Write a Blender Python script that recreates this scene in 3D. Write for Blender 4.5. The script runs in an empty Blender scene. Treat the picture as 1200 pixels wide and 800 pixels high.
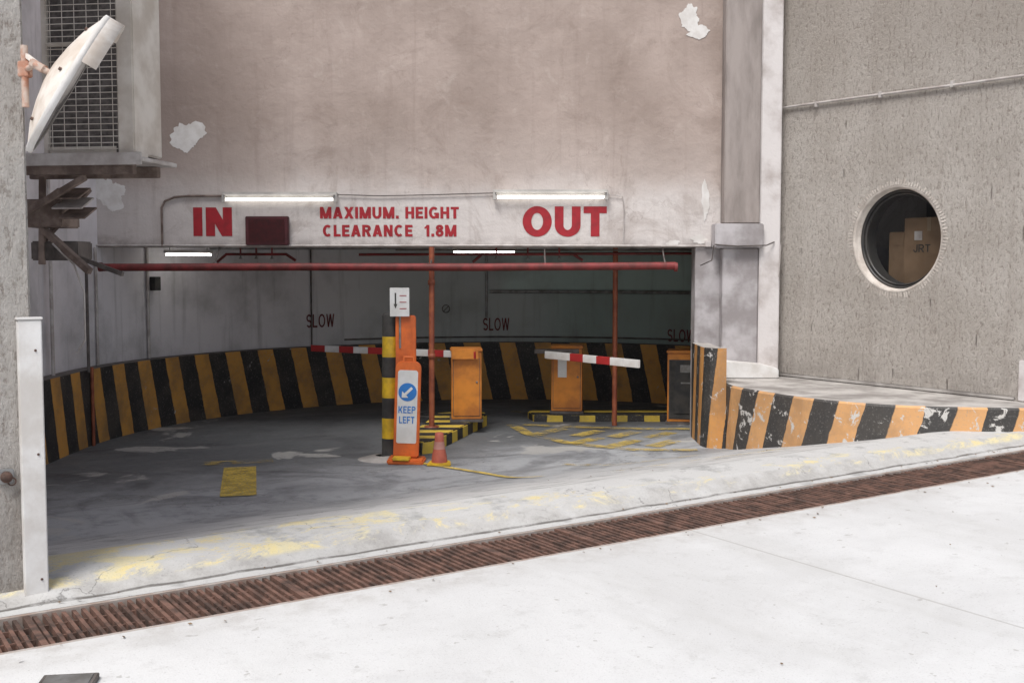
import bpy, bmesh, math, random
from mathutils import Vector, Matrix, noise
random.seed(4)
S=bpy.context.scene
R=math.radians
# ------------------------------------------------------------------ frames
GA=R(32.47)                       # street / drain direction
TP=Matrix.Translation((0,6.963,0))@Matrix.Rotation(GA,4,'Z')   # local x along street, y into the recess
RW=Matrix.Translation((3.25,14.0,0))@Matrix.Rotation(R(-55.47),4,'Z')
ID=Matrix.Identity(4)
G=Vector((math.cos(GA),math.sin(GA))); N=Vector((-math.sin(GA),math.cos(GA)))
def sst(a,b,x):
    t=max(0,min(1,(x-a)/(b-a))); return t*t*(3-2*t)
def floor_tp(t,p):
    if p<0.42: r=0
    elif p<1.0: r=0.08*sst(0.42,0.62,p)
    else: r=0.08-0.19*(p-1.0)*sst(0.8,1.5,p)
    z=0.012*t+r
    f=-0.38
    k=0.03
    if p>1.0: z=f+ (z-f+math.sqrt((z-f)**2+k*k))/2
    return z
def floor_xy(x,y):
    v=Vector((x,y-6.963)); return floor_tp(v.dot(G),v.dot(N))
# ------------------------------------------------------------------ materials
def nt(name):
    m=bpy.data.materials.new(name); m.use_nodes=True
    t=m.node_tree; b=t.nodes['Principled BSDF']; return m,t,b
class NB:
    def __init__(s,t): s.t=t
    def n(s,ty,**k):
        x=s.t.nodes.new(ty)
        for a,b in k.items(): setattr(x,a,b)
        return x
    def l(s,a,b): s.t.links.new(a,b)
    def coord(s,kind='Object',scale=(1,1,1)):
        c=s.n('ShaderNodeTexCoord'); m=s.n('ShaderNodeMapping'); m.inputs['Scale'].default_value=scale
        s.l(c.outputs[kind],m.inputs['Vector']); return m.outputs[0]
    def noise(s,vec,scale,detail=5,rough=.6,dist=0):
        x=s.n('ShaderNodeTexNoise'); x.inputs['Scale'].default_value=scale; x.inputs['Detail'].default_value=detail
        x.inputs['Roughness'].default_value=rough; x.inputs['Distortion'].default_value=dist
        s.l(vec,x.inputs['Vector']); return x.outputs['Fac']
    def math(s,op,a,b=None,c=None,clamp=False):
        x=s.n('ShaderNodeMath',operation=op); x.use_clamp=clamp
        for i,v in enumerate((a,b,c)):
            if v is None: continue
            if isinstance(v,(int,float)): x.inputs[i].default_value=v
            else: s.l(v,x.inputs[i])
        return x.outputs[0]
    def mr(s,v,a,b,c=0,d=1,smooth=True):
        x=s.n('ShaderNodeMapRange'); x.interpolation_type='SMOOTHSTEP' if smooth else 'LINEAR'
        s.l(v,x.inputs[0]); 
        for i,q in zip((1,2,3,4),(a,b,c,d)): x.inputs[i].default_value=q
        return x.outputs[0]
    def mix(s,f,a,b,mode='MIX'):
        x=s.n('ShaderNodeMix',data_type='RGBA',blend_type=mode)
        if isinstance(f,(int,float)): x.inputs[0].default_value=f
        else: s.l(f,x.inputs[0])
        for i,v in ((6,a),(7,b)):
            if isinstance(v,tuple): x.inputs[i].default_value=(*v,1)
            else: s.l(v,x.inputs[i])
        return x.outputs[2]
    def sep(s,vec):
        x=s.n('ShaderNodeSeparateXYZ'); s.l(vec,x.inputs[0]); return x.outputs
    def bump(s,h,b,strength=.3,dist=.01,prev=None):
        x=s.n('ShaderNodeBump'); x.inputs['Strength'].default_value=strength; x.inputs['Distance'].default_value=dist
        s.l(h,x.inputs['Height']); 
        if prev is not None: s.l(prev,x.inputs['Normal'])
        s.l(x.outputs[0],b.inputs['Normal']); return x.outputs[0]
    def cracks(s,o,scale,width,amt,lo=.5,hi=.62):
        v=s.n('ShaderNodeTexVoronoi',feature='DISTANCE_TO_EDGE'); v.inputs['Scale'].default_value=scale
        dn=s.n('ShaderNodeVectorMath',operation='ADD'); nn=s.n('ShaderNodeTexNoise'); nn.inputs['Scale'].default_value=3; nn.inputs['Detail'].default_value=6
        s.l(o,nn.inputs['Vector']); s.l(o,dn.inputs[0]); s.l(nn.outputs['Color'],dn.inputs[1]); s.l(dn.outputs[0],v.inputs['Vector'])
        return s.math('MULTIPLY',s.math('MULTIPLY',s.mr(v.outputs['Distance'],0,width,1,0),s.mr(s.noise(o,.9,2),lo,hi)),amt)
def M(name,c1,c2=None,scale=6,rough=.7,bump=0,bscale=60,metal=0,stretch=(1,1,1),emit=0,lo=.35,hi=.65):
    m,t,b=nt(name); q=NB(t)
    b.inputs['Roughness'].default_value=rough; b.inputs['Metallic'].default_value=metal
    c2=c2 or tuple(min(1,x*.8) for x in c1)
    v=q.coord(scale=stretch); f=q.mr(q.noise(v,scale,6),lo,hi)
    q.l(q.mix(f,c1,c2),b.inputs['Base Color'])
    if bump: q.bump(q.noise(v,bscale,4),b,bump,.01)
    if emit:
        b.inputs['Emission Color'].default_value=(1,.98,.93,1); b.inputs['Emission Strength'].default_value=emit
    return m
def stripe_mat(name,c1,c2,period,slant,phase=0,duty=.5,wear=.62,wearcol=(.45,.44,.43),grime=.5):
    m,t,b=nt(name); q=NB(t); b.inputs['Roughness'].default_value=.6
    uv=q.sep(q.coord('UV')); ob=q.coord()
    w=q.math('MULTIPLY',q.math('SUBTRACT',q.noise(ob,7,3),.5),.04)
    a=q.math('ADD',q.math('ADD',uv[0],q.math('MULTIPLY',uv[1],slant)),w)
    fr=q.math('FRACT',q.math('ADD',q.math('DIVIDE',a,period),phase+50))
    s=q.mr(fr,duty-.012,duty+.012)
    e=q.math('GREATER_THAN',fr,.985); s=q.math('SUBTRACT',s,e,clamp=True)
    col=q.mix(s,c1,c2)
    n2=q.noise(ob,2.2,7,.65); col=q.mix(q.mr(n2,.4,.7,0,grime),col,(.10,.085,.07))
    n1=q.noise(ob,5,9,.72,.6); wm=q.mr(n1,wear,wear+.02)
    col=q.mix(wm,col,wearcol)
    n3=q.noise(ob,45,4,.7); col=q.mix(q.mr(n3,.55,.7,0,.5),col,(.3,.28,.26))
    q.l(col,b.inputs['Base Color']); q.bump(q.noise(ob,30,6),b,.25,.01); return m
def facade():
    m,t,b=nt('stained_plaster'); q=NB(t); b.inputs['Roughness'].default_value=.9
    o=q.coord(); xyz=q.sep(o)
    n=q.noise(o,.7,7,.6); 
    col=q.mix(q.mr(n,.3,.7),(.33,.262,.228),(.46,.375,.335))
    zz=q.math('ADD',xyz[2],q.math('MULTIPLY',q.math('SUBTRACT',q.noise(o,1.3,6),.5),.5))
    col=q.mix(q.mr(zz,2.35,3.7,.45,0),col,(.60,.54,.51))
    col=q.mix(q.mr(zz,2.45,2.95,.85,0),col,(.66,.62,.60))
    sv=q.coord(scale=(5,5,.35)); st=q.noise(sv,1.4,6,.65)
    col=q.mix(q.mr(st,.50,.75,0,.32),col,(.24,.18,.155))
    bn=q.noise(o,2.6,9,.7,.8); col=q.mix(q.mr(bn,.55,.7,0,.22),col,(.64,.56,.51))
    bn2=q.noise(o,1.1,9,.75,1.5); col=q.mix(q.mr(bn2,.50,.66,0,.38),col,(.25,.19,.16))
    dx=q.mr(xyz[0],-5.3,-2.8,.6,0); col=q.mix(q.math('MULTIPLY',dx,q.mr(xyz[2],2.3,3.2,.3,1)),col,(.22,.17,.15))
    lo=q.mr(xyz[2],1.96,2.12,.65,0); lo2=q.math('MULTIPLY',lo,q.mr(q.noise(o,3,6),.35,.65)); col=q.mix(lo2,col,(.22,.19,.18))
    sp=q.noise(o,60,3,.7); col=q.mix(q.mr(sp,.62,.72,0,.5),col,(.20,.15,.13))
    col=q.mix(q.cracks(o,.8,.006,.35),col,(.24,.18,.16))
    q.l(col,b.inputs['Base Color'])
    nb=q.bump(q.noise(o,4,8,.6),b,.5,.04); q.bump(q.noise(o,90,3),b,.25,.005,nb)
    return m
def roughwall(name='combed_render',c1=(.55,.50,.45),c2=(.67,.62,.57)):
    m,t,b=nt(name); q=NB(t); b.inputs['Roughness'].default_value=.95
    o=q.coord(); n=q.noise(o,1.1,6)
    col=q.mix(q.mr(n,.3,.7),c1,c2)
    g=q.noise(q.coord(scale=(30,30,13)),1,6,.78,.2)
    g2=q.noise(q.coord(scale=(80,80,45)),1,3,.6)
    h0=q.math('ADD',q.math('MULTIPLY',g,.8),q.math('MULTIPLY',g2,.22))
    pit=q.mr(h0,.50,.63,0,.66); col=q.mix(pit,col,(.26,.205,.17))
    mp=q.n('ShaderNodeMapping'); mp.inputs['Scale'].default_value=(3.2,3.2,1.7); c=q.n('ShaderNodeTexCoord'); q.l(c.outputs['Object'],mp.inputs[0])
    v=q.n('ShaderNodeTexVoronoi'); v.inputs['Scale'].default_value=1; v.inputs['Randomness'].default_value=1; q.l(mp.outputs[0],v.inputs['Vector'])
    loc=q.n('ShaderNodeVectorMath',operation='SUBTRACT'); q.l(mp.outputs[0],loc.inputs[0]); q.l(v.outputs['Position'],loc.inputs[1])
    s=q.sep(loc.outputs[0]); ax=q.math('ABSOLUTE',s[0]); az=q.math('ABSOLUTE',s[2])
    ds=q.math('MULTIPLY',q.mr(ax,.01,.035,1,0),q.mr(az,.10,.18,1,0))
    ds=q.math('MULTIPLY',ds,q.mr(q.noise(o,1.3,2),.56,.60))
    col=q.mix(q.math('MULTIPLY',ds,.55),col,(.16,.12,.10))
    st=q.noise(q.coord(scale=(4,4,.3)),1.5,6,.65); col=q.mix(q.mr(st,.5,.72,0,.25),col,(.34,.28,.24))
    gr=q.sep(o); lo=q.mr(gr[2],.38,.9,.5,0); lo=q.math('MULTIPLY',lo,q.mr(q.noise(o,5,6),.3,.6)); col=q.mix(lo,col,(.36,.32,.29))
    col=q.mix(q.mr(gr[2],3.0,5.0,0,.35),col,(.36,.30,.25))
    q.l(col,b.inputs['Base Color'])
    h=q.math('SUBTRACT',1.0,q.math('ADD',h0,q.math('MULTIPLY',ds,.5)))
    q.bump(h,b,1.0,.08); return m
def floor_mat():
    m,t,b=nt('worn_concrete_floor'); q=NB(t); b.inputs['Roughness'].default_value=.8
    o=q.coord(); s=q.sep(o); n=q.noise(o,.8,7,.65); n2=q.noise(o,3.5,8,.7)
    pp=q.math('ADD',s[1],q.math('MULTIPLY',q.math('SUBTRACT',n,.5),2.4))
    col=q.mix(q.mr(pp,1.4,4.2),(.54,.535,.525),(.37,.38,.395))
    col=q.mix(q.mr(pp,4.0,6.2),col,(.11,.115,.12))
    col=q.mix(q.mr(n2,.5,.68,0,.45),col,(.12,.12,.12))
    tyre=q.noise(q.coord(scale=(.35,.35,1)),1.6,6,.6,1.5); col=q.mix(q.math('MULTIPLY',q.mr(tyre,.48,.62,0,.65),q.mr(s[1],2.0,5.0)),col,(.06,.06,.065))
    tr=q.noise(q.coord(scale=(.5,2.2,1)),1.3,7,.7,.8); col=q.mix(q.math('MULTIPLY',q.mr(tr,.52,.66,0,.5),q.mr(s[1],.9,1.6)),col,(.17,.17,.17))
    pt=q.noise(o,.9,5,.55,.6); col=q.mix(q.math('MULTIPLY',q.mr(pt,.60,.64,0,.75),q.mr(s[1],3.0,3.6)),col,(.42,.41,.39))
    lip=q.math('MULTIPLY',q.mr(s[1],.40,.46),q.mr(s[1],.56,.66,1,0)); col=q.mix(q.math('MULTIPLY',lip,q.mr(n2,.3,.6,.1,.6)),col,(.36,.34,.32))
    edge=q.math('MULTIPLY',q.mr(s[1],.395,.41),q.mr(s[1],.43,.445,1,0)); col=q.mix(q.math('MULTIPLY',edge,q.mr(n2,.3,.55,.2,.85)),col,(.10,.09,.08))
    edge=q.math('MULTIPLY',q.mr(s[1],1.10,1.12),q.mr(s[1],1.14,1.16,1,0)); col=q.mix(q.math('MULTIPLY',edge,q.mr(n,.4,.6,0,.6)),col,(.15,.14,.13))
    yn=q.noise(q.coord(scale=(1,1.6,1)),1.9,9,.80,.5)
    wid=q.mr(s[0],-2.5,2.0,1.45,.78)
    up=q.math('LESS_THAN',s[1],q.math('ADD',wid,q.math('MULTIPLY',q.math('SUBTRACT',n2,.5),.6)))
    band=q.math('MULTIPLY',q.mr(s[1],.50,.54),up)
    thr=q.math('ADD',yn,q.mr(s[0],-3.0,.5,.055,.02)); ym=q.math('MULTIPLY',q.mr(thr,.52,.61),band)
    ye=q.mix(q.mr(n2,.35,.6),(.76,.61,.22),(.68,.61,.38)); col=q.mix(q.math('MULTIPLY',ym,.75),col,ye)
    col=q.mix(q.cracks(o,.7,.008,.6,.45,.55),col,(.10,.095,.09))
    f=q.noise(o,70,4,.75); col=q.mix(q.mr(f,.56,.72,0,.5),col,(.07,.07,.07)); col=q.mix(q.mr(f,.25,.4,.3,0),col,(.6,.6,.58))
    q.l(col,b.inputs['Base Color']); q.l(q.mr(n2,.3,.7,.6,.95),b.inputs['Roughness'])
    nb=q.bump(n2,b,.35,.025); q.bump(f,b,.4,.006,nb); return m
def street_mat():
    m,t,b=nt('pale_concrete_paving'); q=NB(t); b.inputs['Roughness'].default_value=.85
    o=q.coord(); s=q.sep(o); n=q.noise(o,.5,9,.7,.4); n2=q.noise(o,5,8,.7); f=q.noise(o,80,4,.75)
    col=q.mix(q.mr(n,.35,.65),(.66,.66,.66),(.575,.572,.57))
    col=q.mix(q.mr(n2,.52,.72,0,.38),col,(.42,.41,.40))
    dr_=q.noise(q.coord(scale=(1,.22,1)),1.2,7,.7); col=q.mix(q.mr(dr_,.5,.7,0,.28),col,(.44,.43,.41))
    col=q.mix(q.mr(f,.55,.70,0,.4),col,(.30,.28,.27))
    pk=q.noise(o,14,3,.5); col=q.mix(q.mr(pk,.70,.715,0,.4),col,(.25,.23,.21))
    nearg=q.mr(s[1],-.7,-.32,0,.6); col=q.mix(q.math('MULTIPLY',nearg,q.mr(n2,.4,.6,.3,1)),col,(.44,.42,.40))
    jt=q.math('ABSOLUTE',q.math('SUBTRACT',q.math('FRACT',q.math('DIVIDE',q.math('ADD',s[0],300-1.2+2.0),4.0)),.5))
    jm=q.mr(jt,.0012,.003,1,0); jm=q.math('MULTIPLY',jm,q.math('GREATER_THAN',q.math('ABSOLUTE',q.math('SUBTRACT',s[0],-2.8)),1.0)); col=q.mix(q.math('MULTIPLY',jm,.45),col,(.28,.26,.24))
    jp=q.mr(q.math('ABSOLUTE',q.math('SUBTRACT',s[1],-3.1)),.005,.012,1,0); jp=q.math('MULTIPLY',jp,q.math('GREATER_THAN',s[0],1.2)); col=q.mix(q.math('MULTIPLY',jp,.4),col,(.28,.26,.24))
    q.l(col,b.inputs['Base Color']); nb=q.bump(n2,b,.25,.012); q.bump(f,b,.35,.005,nb); return m
def worn_paint(name,c,cover=.55,op=.85):
    m,t,b=nt(name); q=NB(t); b.inputs['Roughness'].default_value=.7; o=q.coord()
    q.l(q.mix(q.mr(q.noise(o,9,5),.35,.65),c,tuple(x*.6 for x in c)),b.inputs['Base Color'])
    a=q.math('MULTIPLY',q.mr(q.noise(o,4,9,.8,.5),1-cover-.07,1-cover+.06,0,op),q.mr(q.noise(o,60,3,.7),.36,.48))
    q.l(a,b.inputs['Alpha']); return m
def inner_wall_mat():
    m,t,b=nt('ramp_wall_paint_and_light'); q=NB(t); b.inputs['Roughness'].default_value=.75; o=q.coord(); s=q.sep(o)
    col=q.mix(q.mr(s[0],-4.0,-.8),(.72,.69,.71),(.44,.47,.465))  # lavender to grey-green paint; left end lightened to imitate tube light
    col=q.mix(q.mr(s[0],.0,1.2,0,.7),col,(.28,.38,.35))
    tp=q.math('MULTIPLY',q.mr(s[2],1.34,1.38),q.mr(s[0],-.3,.0)); col=q.mix(q.math('MULTIPLY',tp,.7),col,(.50,.64,.60))  # paler teal upper band: lamp light on the wall, put into the colour
    col=q.mix(q.mr(q.noise(o,1.5,7),.4,.75,0,.5),col,(.23,.23,.22))
    col=q.mix(q.mr(q.noise(q.coord(scale=(5,5,.4)),1.5,6),.52,.75,0,.4),col,(.18,.17,.16))
    q.l(col,b.inputs['Base Color']); q.bump(q.noise(o,8,6),b,.25,.01); return m
m_fac=facade(); m_rw=roughwall(); m_lw=roughwall('pale_combed_render',(.64,.60,.56),(.72,.69,.66)); m_fl=floor_mat(); m_st=street_mat(); m_in=inner_wall_mat()
m_white=M('white_paint',(.76,.75,.74),(.58,.55,.52),3,.6,.15)
m_fit=M('fitting_enamel',(.56,.54,.51),(.42,.40,.38),5,.5)
m_plaster=M('white_plaster',(.66,.625,.615),(.38,.33,.31),2.2,.85,.4,25,lo=.4,hi=.75)
m_reveal=M('reveal_render',(.60,.55,.50),(.42,.37,.33),6,.9,.6,40)
m_grey=M('grey_plaster',(.36,.315,.295),(.22,.19,.175),1.8,.9,.5,20,stretch=(2,2,.5))
m_lav=M('jamb_paint',(.50,.475,.485),(.29,.265,.265),2.5,.85,.3,20)
m_conc=M('platform_concrete',(.48,.455,.43),(.25,.23,.215),2.5,.85,.5,30)
m_peel=M('exposed_white_filler',(.74,.72,.70),(.62,.59,.56),6,.9,.3,12)
m_red=M('red_lettering_paint',(.38,.014,.024),(.25,.014,.02),9,.6,lo=.4,hi=.75)
m_dred=M('dull_red_lettering',(.17,.03,.03),(.11,.025,.025),9,.7)
m_pipe=M('red_pipe_paint',(.22,.028,.028),(.11,.02,.017),7,.6,.1)
m_opipe=M('orange_pipe_paint',(.34,.10,.045),(.21,.055,.03),8,.55,.1)
m_orange=M('orange_enamel',(.68,.245,.03),(.42,.14,.025),3,.45,.05)
m_oplast=M('orange_plastic',(.78,.17,.03),(.55,.12,.03),4,.5)
m_black=M('black_enamel',(.02,.02,.022),(.05,.045,.04),6,.45)
m_blk=M('rubber_black',(.03,.03,.03),(.06,.055,.05),6,.8)
m_yel=M('yellow_enamel',(.80,.52,.03),(.52,.33,.03),7,.5)
m_blue=M('blue_sign_film',(.03,.20,.58),(.03,.18,.52),4,.4)
m_refl=M('white_sign_film',(.76,.76,.75),(.64,.63,.61),4,.45)
m_rust=M('rusty_steel',(.225,.125,.095),(.085,.055,.045),9,.8,.4,60,.3)
m_rust2=M('rusty_bracket',(.42,.20,.13),(.55,.46,.40),12,.8,.3,60)
m_steel=M('dull_steel',(.33,.33,.33),(.20,.19,.18),8,.5,.1,60,.6)
m_dsteel=M('dirty_dark_steel',(.15,.13,.12),(.07,.06,.055),6,.7,.3)
m_brown=M('rust_stained_angle',(.27,.21,.18),(.13,.095,.08),6,.8,.3)
m_cond=M('grey_conduit',(.52,.49,.47),(.36,.32,.30),6,.6)
m_acb=M('cream_casing',(.68,.63,.57),(.50,.44,.38),3,.55)
m_fin=M('condenser_fins',(.19,.17,.16),(.10,.09,.085),20,.6,.3,120,.4)
m_tube=M('lit_tube',(1,1,1),(1,1,1),1,.5,emit=3.0)
m_tube2=M('lit_tube_inside',(1,1,1),(1,1,1),1,.5,emit=12)
m_mirror=M('mirror_face',(.6,.62,.65),(.55,.57,.6),2,.08,metal=1)
m_dish=M('mirror_shell',(.78,.73,.68),(.58,.50,.43),5,.5)
m_led=M('display_red_glass',(.055,.004,.006),(.035,.003,.004),25,.45)
m_card=M('cardboard',(.25,.16,.095),(.19,.12,.07),4,.85)
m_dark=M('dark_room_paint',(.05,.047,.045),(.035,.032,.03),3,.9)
m_pit=M('trough_silt',(.07,.045,.035),(.03,.02,.018),8,.95)
m_ceil=M('sooty_ceiling',(.52,.51,.51),(.32,.31,.30),2,.9)
m_stripeI=stripe_mat('hazard_stripes_ramp',(.026,.025,.026),(.60,.30,.07),.56,.22,.1,.52,.66,(.42,.41,.39),.55)
m_stripeP=stripe_mat('hazard_stripes_platform',(.05,.047,.045),(.66,.36,.155),.57,-.30,.3,.5,.575,(.58,.56,.53),.35)
m_stripeN=stripe_mat('hazard_stripes_nose',(.03,.03,.03),(.60,.29,.09),.40,-.12,.2,.5,.60,(.5,.48,.46),.4)
m_stripeK=stripe_mat('hazard_stripes_kerb',(.02,.02,.02),(.70,.50,.07),.44,0,.1,.5,.66,(.3,.3,.28),.45)
m_yp=worn_paint('worn_yellow_paint',(.66,.47,.09),.52,.7)
m_yp2=worn_paint('thin_yellow_paint',(.66,.48,.13),.48,.7)
m_yp3=worn_paint('fresh_yellow_paint',(.78,.56,.10),.62,.9)
m_steelr=M('rusted_frame',(.32,.24,.20),(.42,.38,.35),7,.75,.3)
def glass():
    m,t,b=nt('window_glass'); q=NB(t); o=t.nodes['Material Output']
    tr=q.n('ShaderNodeBsdfTransparent'); tr.inputs[0].default_value=(.78,.79,.79,1); gl=q.n('ShaderNodeBsdfGlossy'); gl.inputs['Roughness'].default_value=.03
    fr=q.n('ShaderNodeFresnel'); fr.inputs[0].default_value=1.35; mx=q.n('ShaderNodeMixShader'); q.l(fr.outputs[0],mx.inputs[0]); q.l(tr.outputs[0],mx.inputs[1]); q.l(gl.outputs[0],mx.inputs[2]); q.l(mx.outputs[0],o.inputs[0]); return m
m_glass=glass()
# ------------------------------------------------------------------ builders
def empty(name,loc):
    e=bpy.data.objects.new(name,None); S.collection.objects.link(e); e.location=loc; e.empty_display_size=.2; return e
def add(name,me,mat,parent=None,mx=ID,smooth=False):
    o=bpy.data.objects.new(name,me); S.collection.objects.link(o)
    for m in (mat if isinstance(mat,(list,tuple)) else [mat]): me.materials.append(m)
    o.matrix_world=mx
    if parent:
        o.parent=parent; o.matrix_parent_inverse=Matrix.Translation(-Vector(parent.location)); 
    if smooth:
        for p in me.polygons: p.use_smooth=True
    return o
def fin(bm,name):
    bmesh.ops.recalc_face_normals(bm,faces=bm.faces); me=bpy.data.meshes.new(name); bm.to_mesh(me); bm.free(); return me
def box(name,x0,x1,y0,y1,z0,z1,mat,parent=None,bev=.004,mx=ID):
    bm=bmesh.new(); bmesh.ops.create_cube(bm,size=1,matrix=Matrix.Translation(((x0+x1)/2,(y0+y1)/2,(z0+z1)/2))@Matrix.Diagonal((abs(x1-x0),abs(y1-y0),abs(z1-z0),1)))
    if bev: bmesh.ops.bevel(bm,geom=bm.edges[:],offset=bev,segments=2,affect='EDGES')
    return add(name,fin(bm,name),mat,parent,mx)
def rbox(name,c,size,rz,mat,parent=None,bev=.004,rx=0,ry=0):
    mx=Matrix.Translation(c)@Matrix.Rotation(rz,4,'Z')@Matrix.Rotation(ry,4,'Y')@Matrix.Rotation(rx,4,'X')
    return box(name,-size[0]/2,size[0]/2,-size[1]/2,size[1]/2,-size[2]/2,size[2]/2,mat,parent,bev,mx)
def tube(name,pts,r,mat,parent=None,mx=ID,res=4,cyc=False):
    cu=bpy.data.curves.new(name,'CURVE'); cu.dimensions='3D'; cu.bevel_depth=r; cu.bevel_resolution=res; cu.use_fill_caps=True
    sp=cu.splines.new('POLY'); sp.points.add(len(pts)-1)
    for i,p in enumerate(pts): sp.points[i].co=(*p,1)
    sp.use_cyclic_u=cyc
    o=bpy.data.objects.new('tmp',cu); S.collection.objects.link(o); dg=bpy.context.evaluated_depsgraph_get()
    me=bpy.data.meshes.new_from_object(o.evaluated_get(dg)); bpy.data.objects.remove(o); me.materials.clear()
    return add(name,me,mat,parent,mx,True)
def glyph(ch,s):
    P=[]
    rect=lambda x0,x1,y0,y1:P.append([(x0,y0),(x1,y0),(x1,y1),(x0,y1)])
    para=lambda xb,xt,w,y0=0,y1=1:P.append([(xb,y0),(xb+w,y0),(xt+w,y1),(xt,y1)])
    def band(cx,cy,rx,ry,a0,a1,n=26,sx=None):
        sx=s if sx is None else sx
        for i in range(n):
            a=R(a0+(a1-a0)*i/n); b=R(a0+(a1-a0)*(i+1)/n)
            P.append([(cx+rx*math.cos(a),cy+ry*math.sin(a)),(cx+rx*math.cos(b),cy+ry*math.sin(b)),(cx+(rx-sx)*math.cos(b),cy+(ry-s*.85)*math.sin(b)),(cx+(rx-sx)*math.cos(a),cy+(ry-s*.85)*math.sin(a))])
    t=s*.85; d=s*1.12
    if ch==' ': return [],.32
    if ch=='.': rect(0,s,0,s); return P,s
    if ch=='I': rect(0,s,0,1); return P,s
    if ch=='1': rect(.44-s,.44,0,1); P.append([(.02,.66),(.44-s,.74),(.44-s,1),(.26-s*.5,.86),(.02,.82)]); return P,.48
    if ch=='N': W=.76; rect(0,s,0,1); rect(W-s,W,0,1); para(W-d,0,d); return P,W
    if ch=='M': W=.98; rect(0,s,0,1); rect(W-s,W,0,1); para(W/2-d/2,0,d); para(W/2-d/2,W-d,d); return P,W
    if ch=='W': W=1.05; para(W*.27-d/2,0,s); para(W*.27-d/2,W/2-s/2,s); para(W*.73-d/2,W/2-s/2,s); para(W*.73-d/2,W-s,s); return P,W
    if ch=='A': W=.84; para(0,W/2-d/2,d); para(W-d,W/2-d/2,d); rect(W*.22,W*.78,.18,.18+t*.8); return P,W
    if ch=='X': W=.82; para(0,W-d,d); para(W-d,0,d); return P,W
    if ch=='H': W=.76; rect(0,s,0,1); rect(W-s,W,0,1); rect(s,W-s,.5-t/2,.5+t/2); return P,W
    if ch in 'EF': 
        W=.64; rect(0,s,0,1); rect(s,W,1-t,1); rect(s,W*.92,.5-t/2,.5+t/2)
        if ch=='E': rect(s,W,0,t)
        return P,W
    if ch=='L': W=.60; rect(0,s,0,1); rect(s,W,0,t); return P,W
    if ch=='T': W=.70; rect(W/2-s/2,W/2+s/2,0,1-t); rect(0,W,1-t,1); return P,W
    if ch=='K': W=.78; rect(0,s,0,1); para(s*.7,W-d,d,.34,1); para(W-d,s*1.1,d,0,.62); return P,W
    if ch=='O': W=.88; band(W/2,.5,W/2,.51,0,360,40); return P,W
    if ch=='C': W=.82; band(W/2+.02,.5,W/2,.51,48,312,34); return P,W
    if ch=='G': W=.86; band(W/2,.5,W/2,.51,45,330,34); rect(W-s,W,.02,.50); rect(W*.52,W-s,.50-t*.8,.50); return P,W
    if ch=='U': W=.78; rect(0,s,.38,1); rect(W-s,W,.38,1); band(W/2,.38,W/2,.39,180,360); return P,W
    if ch=='J': W=.56; rect(W-s,W,.3,1); band(W/2,.3,W/2,.31,170,360); return P,W
    if ch in 'RPD':
        W=.76; rect(0,s,0,1); 
        cy,ry=(.5,.5) if ch=='D' else (.70,.30); rect(s,W*.52,cy+ry-t,cy+ry); rect(s,W*.52,cy-ry,cy-ry+t); band(W*.52,cy,W*.45,ry,-90,90)
        if ch=='R': para(W-d*.98,W*.40,d,0,.42)
        return P,W
    if ch=='8': W=.68; band(W/2,.29,W/2,.30,0,360,30); band(W/2,.755,W/2*.92,.255,0,360,30); return P,W
    if ch=='S': W=.68; ry=(1+t)/4; band(W/2,1-ry,W/2,ry,25,270,24); band(W/2,ry,W/2,ry,90,-155,24); return P,W
    return [],.3
def text(name,s,w,h,mat,parent,mx,stroke=.2,gap=.12):
    V=[];F=[];x=0;k=0
    for ch in s:
        P,W=glyph(ch,stroke)
        for poly in P:
            b=len(V); k+=1
            for (a,c) in poly: V.append([x+a,c,.0006+.00025*(k%6)])
            F.append(tuple(range(b,b+len(poly))))
        x+=W+gap
    x-=gap
    for v in V: v[0]=(v[0]/x-.5)*w; v[1]=(v[1]-.5)*h
    bm=bmesh.new()
    for f in F:
        vs=[V[i] for i in f]; ar=sum(vs[i][0]*vs[(i+1)%len(vs)][1]-vs[(i+1)%len(vs)][0]*vs[i][1] for i in range(len(vs)))
        if ar<0: vs=vs[::-1]
        bm.faces.new([bm.verts.new(v) for v in vs])
    me=bpy.data.meshes.new(name); bm.to_mesh(me); bm.free()
    return add(name,me,mat,parent,mx)
def front(x,y,z,rz=0): return Matrix.Translation((x,y,z))@Matrix.Rotation(rz,4,'Z')@Matrix.Rotation(R(90),4,'X')
def lathe(name,prof,mat,parent=None,mx=ID,seg=40,a0=0,a1=2*math.pi,smooth=True):
    bm=bmesh.new(); full=abs(a1-a0-2*math.pi)<1e-4; k=seg if full else seg+1; rows=[]
    for i in range(k):
        a=a0+(a1-a0)*i/seg; rows.append([bm.verts.new((r*math.cos(a),r*math.sin(a),h)) for r,h in prof])
    for i in range(seg):
        A=rows[i]; B=rows[(i+1)%k]
        for j in range(len(prof)-1): bm.faces.new((A[j],B[j],B[j+1],A[j+1]))
    bmesh.ops.remove_doubles(bm,verts=bm.verts,dist=1e-5)
    return add(name,fin(bm,name),mat,parent,mx,smooth)
def prism(name,pts,vec,mat,parent=None,mx=ID,bev=0):
    bm=bmesh.new(); vs=[bm.verts.new(p) for p in pts]; f=bm.faces.new(vs)
    r=bmesh.ops.extrude_face_region(bm,geom=[f]); bmesh.ops.translate(bm,vec=vec,verts=[v for v in r['geom'] if isinstance(v,bmesh.types.BMVert)])
    if bev: bmesh.ops.bevel(bm,geom=bm.edges[:],offset=bev,segments=2,affect='EDGES')
    return add(name,fin(bm,name),mat,parent,mx)
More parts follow.
